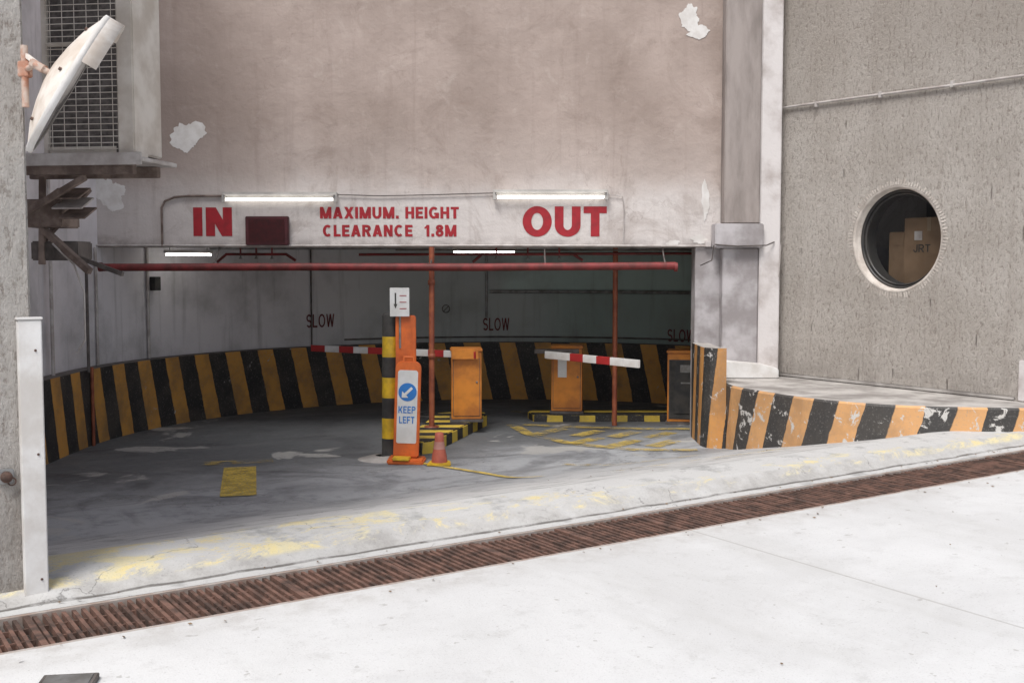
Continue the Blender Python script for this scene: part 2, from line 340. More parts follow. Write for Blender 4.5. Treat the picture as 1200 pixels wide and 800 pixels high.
def wallpath(name,pts,z0,z1,th,mat,parent=None,topmat=None):
    n=len(pts); P=[Vector(p) for p in pts]; O=[]; arc=[0]
    for i in range(n):
        d=(P[min(i+1,n-1)]-P[max(i-1,0)]).normalized(); O.append(P[i]+Vector((-d.y,d.x))*th)
        if i: arc.append(arc[-1]+(P[i]-P[i-1]).length)
    bm=bmesh.new(); uvl=bm.loops.layers.uv.new('UVMap')
    def q(a,b,c,d,us,mi=0):
        f=bm.faces.new([bm.verts.new(v) for v in (a,b,c,d)]); f.material_index=mi
        for l,u in zip(f.loops,us): l[uvl].uv=u
    for i in range(n-1):
        a,b,oa,ob=P[i],P[i+1],O[i],O[i+1]; u0,u1=arc[i],arc[i+1]
        q((*a,z0),(*b,z0),(*b,z1),(*a,z1),((u0,z0),(u1,z0),(u1,z1),(u0,z1)))
        q((*ob,z0),(*oa,z0),(*oa,z1),(*ob,z1),((u1,z0),(u0,z0),(u0,z1),(u1,z1)))
        q((*a,z1),(*b,z1),(*ob,z1),(*oa,z1),((u0,z1),(u1,z1),(u1,z1+th),(u0,z1+th)),1 if topmat else 0)
    for i,s in ((0,1),(n-1,-1)):
        a,oa=P[i],O[i]; q((*a,z0),(*oa,z0),(*oa,z1),(*a,z1),((0,z0),(th,z0),(th,z1),(0,z1)))
    bmesh.ops.remove_doubles(bm,verts=bm.verts,dist=1e-4)
    return add(name,fin(bm,name),[mat]+([topmat] if topmat else []),parent)
# ------------------------------------------------------------------ ground
def grid(name,ts,ps,zf,mat):
    vs=[(t,p,zf(t,p)) for p in ps for t in ts]; k=len(ts)
    fs=[(j*k+i,j*k+i+1,(j+1)*k+i+1,(j+1)*k+i) for j in range(len(ps)-1) for i in range(k-1)]
    me=bpy.data.meshes.new(name); me.from_pydata(vs,[],fs); return add(name,me,mat,None,TP,True)
fr=lambda a,b,s:[a+(b-a)*i/max(1,round((b-a)/s)) for i in range(max(1,round((b-a)/s))+1)]
def zf(t,p):
    z=floor_tp(t,p)
    if p>.4: z+=.006*noise.noise(Vector((t*1.5,p*3,0)))*(1 if p<1.6 else .6)+ (.014*noise.noise(Vector((t*4,p*9,3))) if p<.75 else 0)
    return z
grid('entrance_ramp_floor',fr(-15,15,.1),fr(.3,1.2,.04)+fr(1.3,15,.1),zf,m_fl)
grid('street',[-200,-60]+fr(-20,20,1)+[60,200],[-200,-60,-20]+fr(-12,-.3,.9),lambda t,p:.012*t,m_st)
dr=empty('drain_grating',(0,6.963,0))
def drain():
    V=[];F=[]
    def bx(t0,t1,p0,p1,z0,z1):
        b=len(V)
        for (t,p,z) in ((t0,p0,z0),(t1,p0,z0),(t1,p1,z0),(t0,p1,z0),(t0,p0,z1),(t1,p0,z1),(t1,p1,z1),(t0,p1,z1)): V.append((t,p,z+.012*t))
        for f in ((0,3,2,1),(4,5,6,7),(0,1,5,4),(1,2,6,5),(2,3,7,6),(3,0,4,7)): F.append(tuple(b+i for i in f))
    t=-12.; i=0; off=0
    while t<14:
        if i%14==0: off=random.uniform(-.006,.004); bx(t,t+.033,-.265,.265,-.05,-.005+off*.5)
        else:
            j=random.uniform(-.003,.003); bx(t+j,t+.020+j,-.262,.262,-.045,-.010+off*.5+random.uniform(-.003,.002))
        t+=.047; i+=1
    for p in (-.1,.1): bx(-12,14,p-.006,p+.006,-.05,-.02)
    me=bpy.data.meshes.new('bars'); me.from_pydata(V,[],F); add('bars',me,m_rust,dr,TP)
    V.clear();F.clear()
    for a,b in ((-.30,-.268),(.268,.30)):
        for k in range(-12,14): bx(k+.001,k+.999,a+.001,b-.001,-.2,-.001)
    me=bpy.data.meshes.new('frame'); me.from_pydata(V,[],F); add('frame',me,m_steelr,dr,TP)
    V.clear();F.clear(); bx(-12,14,-.3,.3,-.24,-.2)
    me=bpy.data.meshes.new('trough'); me.from_pydata(V,[],F); add('trough',me,m_pit,dr,TP)
drain()
def litter():
    V=[];F=[]
    for i in range(170):
        t=random.uniform(-4,8); p=random.choice([random.gauss(.37,.03),random.gauss(-.38,.06),random.uniform(-2.5,3)]); 
        if -.32<p<.32: continue
        z=floor_tp(t,p)+.006; r=random.uniform(.006,.020)*(1 if abs(p)<.6 else .5); a=random.uniform(0,6.28); b=len(V)
        for k,(rr,dz) in enumerate(((1,.004),(.5,.0),(1,.002),(.4,.006))): V.append((t+r*rr*math.cos(a+k*1.57),p+r*rr*math.sin(a+k*1.57),z+dz))
        F.append((b,b+1,b+2,b+3))
    me=bpy.data.meshes.new('leaf_litter'); me.from_pydata(V,[],F); add('leaf_litter',me,M('dry_leaf',(.22,.15,.09),(.12,.08,.05),9,.9),None,TP)
litter()
mc=empty('inspection_cover',(-1.90,4.62,0))
rbox('plate',(-1.875,4.635,-.018),(.20,.30,.03),R(8),m_steel,mc,.004); rbox('frame',(-1.875,4.635,-.022),(.23,.33,.03),R(8),m_dsteel,mc,.003)
# ------------------------------------------------------------------ parking building
bld=empty('car_park_building',(0,14,0))
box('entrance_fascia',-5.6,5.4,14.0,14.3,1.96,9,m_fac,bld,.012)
box('jamb_wall',2.25,5.4,14.003,14.297,-.6,1.957,m_lav,bld,.006)
box('pilaster_upper',2.55,2.98,13.75,13.998,2.243,9,m_grey,bld,.012)
box('pilaster_block',2.44,3.02,13.70,13.996,1.95,2.24,m_lav,bld,.012)
box('pilaster_lower',2.55,2.98,13.80,13.997,.385,1.947,m_lav,bld,.01)
box('corner_pier',2.985,3.235,13.77,13.995,.36,9,m_plaster,bld,.012)
prism('pier_plinth',[(2.52,13.79,.383),(3.21,13.79,.383),(3.21,13.79,.50),(2.99,13.79,.56),(2.52,13.79,.60)],(0,-.16,0),m_white,bld,bev=.012)
box('ceiling_slab',-6,6,14.302,19.5,2.2,2.5,m_ceil,bld,0)
for x in (-3.2,0.6,3.2): box('ceiling_beam',x-.12,x+.12,14.31,18.8,2.03,2.2,m_ceil,bld,.01)
cx,cy=0,13
def arc(Rr,a0,a1,n): return [(cx+Rr*math.cos(R(a0+(a1-a0)*i/n)),cy+Rr*math.sin(R(a0+(a1-a0)*i/n))) for i in range(n+1)]
Rin=5.18
p0=(-2.21-.5368*1.2,5.557+.8437*1.2); a_f=180-math.degrees(math.asin(1.0/Rin))
up=[p0,(-5.15,10.18),(-5.18,11.5)]+arc(Rin,180,a_f,4)
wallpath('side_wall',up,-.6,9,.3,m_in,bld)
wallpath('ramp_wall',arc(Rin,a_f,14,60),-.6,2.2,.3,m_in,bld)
low=[(-5.0,10.4),(-4.98,11.5)]+arc(4.97,180,14,70)
wallpath('striped_parapet',low,-.6,.52,.2,m_stripeI,bld,m_dsteel)
top=[(2.47,13.08),(2.49,12.85),(2.55,12.6),(2.69,12.29),(2.83,12.0),(3.0,11.7),(3.18,11.47),(3.39,11.27),(3.62,11.11),(3.87,10.99),(4.13,10.92),(4.5,10.86),(4.82,10.82),(5.22,10.80)]
def platform():
    bm=bmesh.new(); uv=bm.loops.layers.uv.new('UVMap'); u=0; z1=.381; c=Vector((3.9,13.2))
    for i in range(len(top)-1):
        a,b=top[i],top[i+1]; L=math.dist(a,b)
        f=bm.faces.new([bm.verts.new(v) for v in ((*a,-.6),(*b,-.6),(*b,z1-.02),(*a,z1-.02))])
        for l,cc in zip(f.loops,((u,-.6),(u+L,-.6),(u+L,z1-.02),(u,z1-.02))): l[uv].uv=cc
        A=Vector(a);B=Vector(b); a2=A+(c-A).normalized()*.02; b2=B+(c-B).normalized()*.02
        f=bm.faces.new([bm.verts.new(v) for v in ((*a,z1-.02),(*b,z1-.02),(*b2,z1),(*a2,z1))])
        for l,cc in zip(f.loops,((u,z1-.02),(u+L,z1-.02),(u+L,z1),(u,z1))): l[uv].uv=cc
        u+=L
    T=[Vector(p)+(c-Vector(p)).normalized()*.02 for p in top]
    T=[(p.x,p.y) for p in T]+[(5.32,11.02),(3.27,14.0),(2.47,14.0)]
    f=bm.faces.new([bm.verts.new((*p,z1)) for p in T]); f.material_index=1
    bmesh.ops.remove_doubles(bm,verts=bm.verts,dist=1e-4)
    return add('raised_platform',fin(bm,'raised_platform'),[m_stripeP,m_conc],None,ID)
platform()
wallpath('striped_nose_wall',[(2.22,14.0),(2.22,13.3),(2.24,13.18),(2.29,13.09),(2.37,13.045),(2.468,13.04)],-.6,.79,.2,m_stripeN,bld,m_conc)
# right wing with porthole
rw=empty('rendered_side_wing',(4.3,12.5,0))
w=box('side_wall',0,3.72,0,.3,-.6,9,m_rw,rw,0,RW)
bm=bmesh.new(); bmesh.ops.create_cone(bm,cap_ends=True,segments=96,radius1=.565,radius2=.565,depth=1,matrix=RW@Matrix.Translation((1.728,.15,2.03))@Matrix.Rotation(R(90),4,'X'))
cut=add('cut',fin(bm,'cut'),m_plaster); md=w.modifiers.new('b','BOOLEAN'); md.operation='DIFFERENCE'; md.object=cut; md.solver='EXACT'
bpy.context.view_layer.update(); dg=bpy.context.evaluated_depsgraph_get(); nm=bpy.data.meshes.new_from_object(w.evaluated_get(dg)); w.modifiers.clear(); w.data=nm; bpy.data.objects.remove(cut)
ph=RW@Matrix.Translation((1.728,0,2.03))@Matrix.Rotation(R(-90),4,'X')
lathe('porthole_reveal',[(.585,-.002),(.567,-.003),(.555,.012),(.545,.14),(.50,.15),(.50,.29)],m_reveal,rw,ph,96)
def jag():
    bm=bmesh.new(); n=110
    for i in range(n):
        a=2*math.pi*i/n+random.uniform(-.01,.01); w_=.016; r0=.59; r1=.62+random.uniform(0,.04)
        vs=[(r0*math.cos(a-w_),r0*math.sin(a-w_),-.004),(r1*math.cos(a-w_),r1*math.sin(a-w_),-.001),(r1*math.cos(a+w_),r1*math.sin(a+w_),-.001),(r0*math.cos(a+w_),r0*math.sin(a+w_),-.004)]
        bm.faces.new([bm.verts.new(v) for v in vs])
    me=bpy.data.meshes.new('porthole_tooling'); bm.to_mesh(me); bm.free(); add('porthole_tooling',me,m_reveal,rw,ph)
jag()
lathe('porthole_frame',[(.548,.13),(.548,.095),(.535,.088),(.522,.095),(.515,.13)],m_black,rw,ph,96)
lathe('porthole_inner_ring',[(.516,.12),(.505,.105),(.49,.13)],m_black,rw,ph,96)
lathe('porthole_glass',[(0.0001,.125),(.515,.125)],m_glass,rw,ph,64)
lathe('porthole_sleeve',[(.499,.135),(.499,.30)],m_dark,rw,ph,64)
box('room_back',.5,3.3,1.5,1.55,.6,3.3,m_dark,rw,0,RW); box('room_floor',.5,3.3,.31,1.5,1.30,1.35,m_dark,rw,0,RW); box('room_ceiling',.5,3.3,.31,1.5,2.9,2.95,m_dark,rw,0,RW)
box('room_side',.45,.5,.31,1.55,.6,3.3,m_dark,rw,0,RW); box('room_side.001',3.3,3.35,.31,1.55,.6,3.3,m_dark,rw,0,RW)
cb=empty('cardboard_box',(4.8,12.4,1.6))
box('carton',1.60,2.25,.31,.80,1.36,2.27,m_card,cb,.008,RW); box('tape',1.90,1.95,.307,.309,2.12,2.27,M('tape',(.30,.22,.14),None,3,.4),cb,0,RW)
text('lettering','JRT',.22,.085,m_blk,cb,RW@Matrix.Translation((1.84,.306,1.93))@Matrix.Rotation(R(90),4,'X'),.16)
box('label_patch',1.74,1.84,.305,.309,2.02,2.12,m_cond,cb,0,RW)
cb2=empty('cardboard_box',(4.5,12.7,1.6)); box('carton',1.36,1.585,.36,.80,1.36,2.12,m_card,cb2,.008,RW)
box('carton_flap',1.38,1.57,.354,.359,1.97,2.10,m_card,cb2,0,RW)
cpt=RW@Vector((3.72,0,0)); t_c=(Vector((cpt.x,cpt.y-6.963))).dot(G); p_c=(Vector((cpt.x,cpt.y-6.963))).dot(N)
box('street_front',t_c+.004,t_c+12,p_c-.02,p_c+.4,-.3,9,m_rw,rw,.01,TP)
box('plaster_patch',3.22,3.66,-.012,.05,.384,.80,m_plaster,rw,.01,RW)
box('plaster_skirt',.05,3.19,-.010,.05,.384,.43,m_conc,rw,.01,RW)
cw=empty('conduit_run',(4.3,12.5,3.6))
tube('pipe',[(-.02,-.02,2.0),(-.02,-.02,3.58),(.04,-.03,3.64),(1.2,-.03,3.63),(2.4,-.03,3.61),(3.7,-.03,3.60)],.014,m_cond,cw,RW)
for x in (.6,1.5,2.4,3.3): box('clip',x-.015,x+.015,-.046,0,3.59,3.66,m_cond,cw,.002,RW)
# left wing
lw=empty('left_wing_wall',(-3,6,0))
box('street_front',-16,-2.66,.55,1.3,-.3,9,m_lw,lw,.01,TP)
jp=empty('white_door_jamb',(-2.6,6,0))
box('plank',-2.735,-2.615,.50,.548,-.03,1.46,m_white,jp,.006,TP); box('cap',-2.74,-2.61,.495,.549,1.462,1.475,m_white,jp,.003,TP)
for z in (.08,.75,1.30): lathe('bolt',[(.0001,-.005),(.006,-.005),(.007,0)],m_rust,jp,TP@Matrix.Translation((-2.65,.5,z))@Matrix.Rotation(R(-90),4,'X'),12)
lt=empty('gate_latch',(-2.7,5.9,.65)); 
box('plate',-2.845,-2.765,.535,.549,.60,.68,m_steel,lt,.006,TP); lathe('keeper',[(.0001,-.03),(.025,-.03),(.03,-.02),(.03,0)],m_rust,lt,TP@Matrix.Translation((-2.805,.536,.64))@Matrix.Rotation(R(-90),4,'X'),16)
tube('ring',[(-2.78+.02*math.cos(a),.52,.615+.02*math.sin(a)) for a in [k*math.pi/6 for k in range(12)]],.004,m_rust,lt,TP,cyc=True)
# ------------------------------------------------------------------ lettering on fascia
sg=empty('painted_wall_lettering',(-1,13.99,2.3)); Y=13.997
text('in_word','IN',.475,.350,m_red,sg,front(-3.665,Y,2.272),.265,.10)
text('out_word','OUT',1.03,.365,m_red,sg,front(.645,Y,2.276),.265,.09)
text('maximum_height','MAXIMUM. HEIGHT',1.70,.142,m_red,sg,front(-1.50,Y,2.382),.25,.12)
text('clearance','CLEARANCE  1.8M',1.64,.142,m_red,sg,front(-1.50,Y,2.163),.25,.12)
ld=empty('display_panel',(-2.98,13.9,2.15)); box('housing',-3.245,-2.725,13.90,13.999,1.985,2.335,M('display_housing',(.085,.015,.02),(.05,.01,.012),5,.6),ld,.008); box('screen',-3.205,-2.765,13.895,13.90,2.02,2.30,m_led,ld,0)
def fitting(x0,x1,z0,z1,y=13.999):
    e=empty('fluorescent_light',((x0+x1)/2,y,z1))
    box('body',x0,x1,y-.07,y,z1-.055,z1,m_fit,e,.006)
    prism('reflector',[(x0+.02,y-.005,z1-.057),(x0+.02,y-.12,z1-.028),(x0+.02,y-.125,z1-.034),(x0+.02,y-.01,z1-.063)],(x1-x0-.04,0,0),m_fit,e)
    zt=(z0+z1)/2-.025
    tube('lamp',[(x0+.05,y-.07,zt),(x1-.05,y-.07,zt)],.019,m_tube,e)
    for xx in (x0+.02,x1-.02): box('holder',xx-.02,xx+.02,y-.095,y-.03,zt-.035,z1-.04,m_fit,e,.004)
fitting(-3.53,-2.13,2.50,2.63); fitting(-.23,1.17,2.53,2.66)
e=empty('fluorescent_light',(-.4,15.3,1.9)); box('body',-.80,.05,15.25,15.35,1.93,1.98,m_white,e,.005); tube('lamp',[(-.78,15.3,1.905),(.03,15.3,1.905)],.022,m_tube2,e)
for xx in (-.6,-.1): tube('hanger',[(xx,15.3,1.975),(xx,15.3,2.2)],.006,m_steel,e)
LM=Matrix.Translation((-4.25,15.0,0))@Matrix.Rotation(R(35),4,'Z')
e=empty('fluorescent_light',(-4.1,14.75,1.7)); box('body',-.32,.32,-.04,.04,1.90,1.94,m_white,e,.005,LM); tube('lamp',[(-.30,0,1.88),(.30,0,1.88)],.015,m_tube2,e,LM)
for xx in (-.25,.25): tube('hanger',[(xx,0,1.935),(xx,0,2.2)],.006,m_steel,e,LM)
def blob(name,x,z,rx,rz,mat,y=13.9965,n=60,seed=0,th=.002):
    pts=[]
    for i in range(n):
        a=2*math.pi*i/n; c,s_=math.cos(a),math.sin(a); k=.85+.45*noise.noise(Vector((c*.9+seed,s_*.9,seed*2.3)))+.22*noise.noise(Vector((c*2.7+seed,s_*2.7,seed)))+.12*noise.noise(Vector((c*8+seed,s_*8,seed)))
        pts.append((x+rx*k*c,y,z+rz*k*s_))
    prism(name,pts,(0,th,0),mat,pp)
pp=empty('peeled_plaster_patch',(-4,13.99,3))
for i,(x,z,a,b) in enumerate([(-3.98,3.30,.20,.22),(-3.86,3.36,.14,.09),(-4.92,2.63,.24,.20),(2.15,4.74,.15,.17),(2.27,4.55,.14,.08),(2.30,2.05,.12,.06),(2.36,2.55,.045,.26),(1.98,2.02,.09,.04)]): blob('patch',x,z,a,b,m_peel,seed=i*3.1+1,y=13.9965-.0007*i)
cd=empty('facade_conduit',(-1,13.98,2)); y=13.975
tube('left_loop',[(-4.28,y,1.97),(-4.28,y,2.44),(-4.24,y,2.52),(-4.12,y,2.57),(-3.95,y,2.585),(-3.53,y,2.585)],.014,m_brown,cd)
tube('bottom_run',[(-5.1,y,1.985),(-3,y,1.978),(0,y,1.982),(2.43,y,1.975)],.013,m_cond,cd)
tube('link_cable',[(-2.13,y,2.60),(-1.6,y,2.585),(-.9,y,2.60),(-.23,y,2.62)],.006,m_dsteel,cd)
tube('link_cable.001',[(1.17,y,2.60),(1.35,y,2.58),(1.37,y,2.4),(1.36,y,2.0)],.005,m_cond,cd)
tube('pier_cable',[(2.43,13.69,1.99),(2.7,13.685,1.97),(3.05,13.68,1.98),(3.16,13.76,2.02)],.008,m_dsteel,cd)
tube('pier_cable.001',[(2.42,13.69,1.98),(2.40,13.7,1.80),(2.30,13.9,1.74)],.007,m_dsteel,cd)
tube('pier_cable.002',[(3.24,13.76,2.0),(3.22,13.755,1.6)],.006,m_cond,cd)
box('junction_box',2.36,2.43,13.93,13.995,1.965,2.04,m_plaster,cd,.005)
# ------------------------------------------------------------------ height bar & standpipes
hb=empty('height_restriction_bar',(-1.5,13.7,1.72))
tube('bar',[(-4.95,13.72,1.715),(-2.6,13.72,1.722),(-.4,13.72,1.718),(1.97,13.72,1.735)],.046,m_pipe,hb,res=6)
for x in (-3.6,-.98,.4,1.85): tube('hanger',[(x,13.72,1.74),(x,13.9,1.84),(x,14.05,1.96)],.010,m_dsteel,hb)
for x in (-4.95,1.97): tube('end_collar',[(x-.02,13.72,1.72),(x+.02,13.72,1.72)],.055,m_pipe,hb)
sp=empty('standpipe',(-.98,13.85,0)); tube('riser',[(-.985,13.86,-.24),(-.975,13.86,1.965)],.034,m_opipe,sp,res=6); lathe('foot_flange',[(.0001,.02),(.09,.02),(.09,0)],m_opipe,sp,Matrix.Translation((-.985,13.86,-.245)),20)
for z in (.6,1.5): lathe('coupling',[(.034,0),(.043,.005),(.043,.06),(.034,.065)],m_opipe,sp,Matrix.Translation((-.98,13.86,z)),20)
sp=empty('standpipe',(1.36,15.0,0)); tube('riser',[(1.36,15.0,-.38),(1.36,15.0,2.2)],.034,m_opipe,sp,res=6)
sk=empty('sprinkler_pipe',(-3,14.4,1.9))
for x0,x1 in ((-3.75,-2.75),(-.5,.9)):
    tube('branch',[(x0,14.5,1.78),(x0+.12,14.5,1.88),(x1-.12,14.5,1.88),(x1,14.5,1.80)],.018,m_pipe,sk); 
    for x in (x0+.3,(x0+x1)/2,x1-.3): tube('drop',[(x,14.5,1.88),(x,14.5,2.2)],.012,m_pipe,sk); lathe('head',[(.0001,-.05),(.03,-.045),(.012,-.03),(.012,0)],m_steel,sk,Matrix.Translation((x,14.5,1.87)),12)
tube('main',[(-4.3,16.0,1.98),(4,16.0,1.98)],.022,m_steel,sk); tube('main.001',[(-2.0,14.9,1.88),(4,14.9,1.90)],.018,m_pipe,sk)
tube('service_line',[(-1.5,14.7,1.94),(4,14.7,1.93)],.012,m_dsteel,sk)
wf=empty('ramp_wall_conduit',(0,18,1))
def onwall(ang,r): return (cx+r*math.cos(R(ang)),cy+r*math.sin(R(ang)))
for ang,z0,z1,r,m in ((158,.5,2.2,.02,m_cond),(126,.5,2.2,.012,m_dsteel),(94.5,.9,2.2,.02,m_steel),(54.5,.5,2.2,.03,m_steel),(170,.5,1.96,.016,m_cond)):
    x,y=onwall(ang,Rin-.03); tube('pipe',[(x,y,z0),(x,y,z1)],r,m,wf)
tube('cable_tray',[(*onwall(a,Rin-.04),1.32) for a in range(94,40,-4)],.025,m_steel,wf)
tube('cable_low',[(*onwall(a,Rin-.03),.60) for a in range(120,40,-4)],.012,m_dsteel,wf)
x,y=onwall(157,Rin-.08); rbox('switch_box',(x,y,1.5),(.10,.10,.18),R(60),m_blk,wf)
tube('left_pipe',[(-4.93,13.2,.5),(-4.93,13.2,1.75)],.018,m_dsteel,wf); tube('left_pipe.001',[(-5.1,12.6,-.3),(-5.1,12.6,3)],.02,m_cond,wf); tube('left_pipe.002',[(-4.93,13.3,-.38),(-4.93,13.3,.55)],.02,m_opipe,wf)
sl=empty('slow_lettering',(0,18,.8))
for ang,z,w_,h in ((124.3,.90,.46,.20),(92.8,.80,.42,.20),(59.8,.66,.44,.19)):
    x,y=onwall(ang,Rin-.016); text('slow_word','SLOW',w_,h,m_dred,sl,front(x,y,z,R(ang-90)),.16,.14)
x,y=onwall(101.7,Rin-.012); rd=empty('wall_roundel',(x,y,1.05)); tube('ring',[(.06*math.cos(k*math.pi/8),.06*math.sin(k*math.pi/8),0) for k in range(16)],.007,m_dsteel,rd,front(x,y,1.05,R(11.7)),cyc=True); tube('bar',[(-.04,-.04,0),(.04,.04,0)],.007,m_dsteel,rd,front(x,y,1.05,R(11.7)))
# ------------------------------------------------------------------ islands & barriers
def island(name,corners,z0=-.45,z1=-.235):
    bm=bmesh.new(); uv=bm.loops.layers.uv.new('UVMap'); n=len(corners); u=0
    for i in range(n):
        a,b=corners[i],corners[(i+1)%n]; L=math.dist(a,b)
        f=bm.faces.new([bm.verts.new(v) for v in ((*a,z0),(*b,z0),(*b,z1),(*a,z1))])
        for l,c in zip(f.loops,((u,z0),(u+L,z0),(u+L,z1),(u,z1))): l[uv].uv=c
        u+=L
    f=bm.faces.new([bm.verts.new((*c,z1)) for c in corners])
    for l,c in zip(f.loops,corners): l[uv].uv=(c[1]*1.0,c[0]*0)
    bmesh.ops.remove_doubles(bm,verts=bm.verts,dist=1e-4)
    bmesh.ops.bevel(bm,geom=[e for e in bm.edges if all(abs(v.co.z-z1)<1e-4 for v in e.verts)],offset=.015,segments=2,affect='EDGES')
    add(name,fin(bm,name),m_stripeK)
island('traffic_island',[(-1.16,12.75),(-1.02,12.68),(-.9,12.78),(-.33,15.0),(-.36,15.25),(-.75,15.3),(-1.0,15.2),(-1.25,13.0)])
island('traffic_island',[(.30,15.35),(2.9,15.35),(3.0,15.5),(2.95,15.9),(.35,15.95),(.22,15.7)],z1=-.28)
def barrier(x,y,rz,w,d,z0,h,name='barrier_gate',dark=False):
    e=empty(name,(x,y,z0)); T=Matrix.Translation((x,y,z0))@Matrix.Rotation(rz,4,'Z')
    box('cabinet',-w/2,w/2,-d/2,d/2,.03,h-.03,m_orange,e,.012,T)
    box('base_plinth',-w/2-.02,w/2+.02,-d/2-.02,d/2+.02,0,.035,m_dsteel,e,.004,T)
    box('lid',-w/2-.012,w/2+.012,-d/2-.012,d/2+.012,h-.03,h+.01,m_orange,e,.01,T)
    box('door_gap',-w/2+.022,w/2-.022,-d/2-.002,-d/2+.001,.072,h-.112,m_dsteel,e,.0,T)
    box('door',-w/2+.028,w/2-.028,-d/2-.007,-d/2-.002,.08,h-.12,m_orange if not dark else m_blk,e,.001,T)
    lathe('lock',[(.0001,-.008),(.012,-.008),(.014,0)],m_steel,e,T@Matrix.Translation((w/2-.06,-d/2-.008,h*.55))@Matrix.Rotation(R(-90),4,'X'),12)
    return e,T
def boom(e,a,b,hh,mats,n):
    a=Vector(a);b=Vector(b); d=(b-a); rz=math.atan2(d.y,d.x); L=d.length
    for i in range(n):
        c=a+d*((i+.5)/n); rbox('boom_segment',(c.x,c.y,c.z),(L/n-.001,.035,hh),rz,mats[i%len(mats)],e,.002)
m_redw=M('boom_red',(.42,.03,.03),None,5,.5)
e,T=barrier(-.585,14.45,R(4),.38,.34,-.235,.92)
box('boom_clamp',-.19,.15,-.24,-.178,.80,.93,m_orange,e,.006,T)
boom(e,(-.45,14.22,.62),(-2.72,15.4,.62),.085,[m_redw,m_white],11)
e,T=barrier(.76,15.6,R(-5),.42,.36,-.28,.92)
box('label',-.12,0,-.195,-.188,.50,.75,m_refl,e,.001,T)
box('boom_clamp',-.2,.1,-.25,-.188,.76,.86,m_refl,e,.006,T)
boom(e,(.44,14.85,.575),(1.52,13.55,.565),.095,[m_white,m_white,m_redw,m_white,m_redw,m_white,m_white],7)
box('boom_arm',.3,.9,15.2,15.26,.56,.62,m_dsteel,e,.004)
e,T=barrier(2.33,15.25,R(-10),.46,.36,-.38,.98,'ticket_machine',True)
box('face_panel',-.13,.20,-.20,-.188,.15,.86,m_black,e,.003,T); box('screen',-.06,.12,-.206,-.201,.70,.80,m_steel,e,.002,T); box('slot',-.05,.08,-.206,-.201,.55,.57,m_steel,e,.002,T)
# ------------------------------------------------------------------ keep-left group
bo=empty('striped_bollard',(-1.34,12.42,-.38)); zb=-.38; hB=1.57; n=7
for i in range(n):
    z0=zb+hB*i/n; z1=zb+hB*(i+1)/n; mm=m_blk if i%2==0 else m_yel
    pr=[(.088,z0),(.088,z1)]; 
    if i==n-1: pr+=[(.08,z1+.02),(.05,z1+.035),(.0001,z1+.04)]
    if i==0: pr=[(.10,z0),(.10,z0+.04),(.088,z0+.05),(.088,z1)]
    lathe('band_%d'%i,pr,mm,bo,Matrix.Translation((-1.345,12.45,0))@Matrix.Rotation(R(.6),4,'Y'),28)
lathe('mortar_collar',[(.30,-.385),(.24,-.372),(.15,-.345),(.08,-.34)],m_conc,bo,Matrix.Translation((-1.42,12.40,0)),24)
def rrect(cx_,z0,z1,w,r,n=6,y=0,rb=.02):
    pts=[]
    def arcp(x,z,rr,a0,a1):
        for i in range(n+1):
            a=R(a0+(a1-a0)*i/n); pts.append((x+rr*math.cos(a),y,z+rr*math.sin(a)))
    arcp(cx_+w/2-rb,z0+rb,rb,-90,0); arcp(cx_+w/2-r,z1-r,r,0,90); arcp(cx_-w/2+r,z1-r,r,90,180); arcp(cx_-w/2+rb,z0+rb,rb,180,270)
    return pts
tp_=empty('delineator_post',(-1.16,12.40,-.38))
prism('panel',rrect(-1.155,-.33,1.20,.22,.03,y=12.33),(0,.06,0),m_oplast,tp_,bev=.006)
prism('panel_rib',rrect(-1.155,.75,1.10,.13,.02,y=12.322),(0,.01,0),m_oplast,tp_)
box('base',-1.33,-1.0,12.2,12.55,-.385,-.33,m_blk,tp_,.02)
kl=empty('keep_left_sign',(-1.14,12.2,-.38)); yb=12.16
fm=Matrix.Translation((-1.135,yb,0))@Matrix.Rotation(R(2),4,'Y')
prism('board',rrect(0,-.32,.715,.275,.07),(0,.055,0),m_oplast,kl,fm,.008)
prism('white_panel',rrect(0,-.17,.62,.215,.03,y=-.004),(0,.004,0),m_refl,kl,fm)
tube('handle',[(-.05,.02,.70),(-.045,.02,.76),(.045,.02,.76),(.05,.02,.70)],.014,m_oplast,kl,fm)
T2=fm@Matrix.Translation((0,-.006,.385))@Matrix.Rotation(R(90),4,'X')
lathe('blue_disc',[(.0001,.001),(.098,.001),(.098,-.002)],m_blue,kl,T2,40,smooth=False)
ar=[(-.062,-.062),(.010,-.058),(-.014,-.034),(.058,.038),(.038,.058),(-.034,-.014),(-.058,.010)]
prism('arrow',[(a,b,.003) for a,b in ar],(0,0,.002),m_refl,kl,T2)
text('keep','KEEP',.185,.075,m_blue,kl,fm@Matrix.Translation((0,-.006,.195))@Matrix.Rotation(R(90),4,'X'),.19,.14)
text('left','LEFT',.165,.075,m_blue,kl,fm@Matrix.Translation((0,-.006,.085))@Matrix.Rotation(R(90),4,'X'),.19,.14)
prism('foot',[(-.19,-.14,-.385),(.20,-.16,-.385),(.21,.18,-.385),(-.19,.18,-.385)],(0,0,.055),m_oplast,kl,fm,.015)
prism('foot_weight',[(-.13,-.17,-.335),(.05,-.17,-.335),(.06,-.02,-.335),(-.13,-.02,-.335)],(0,0,.03),m_yel,kl,fm,.008)
ns=empty('small_notice_sign',(-1.21,12.33,1.3)); fm2=Matrix.Translation((-1.215,12.30,1.345))
box('board',-.105,.105,-.006,.006,-.155,.155,m_refl,ns,.002,fm2); tube('post',[(0,.02,-.5),(0,.02,.1)],.012,m_steel,ns,fm2)
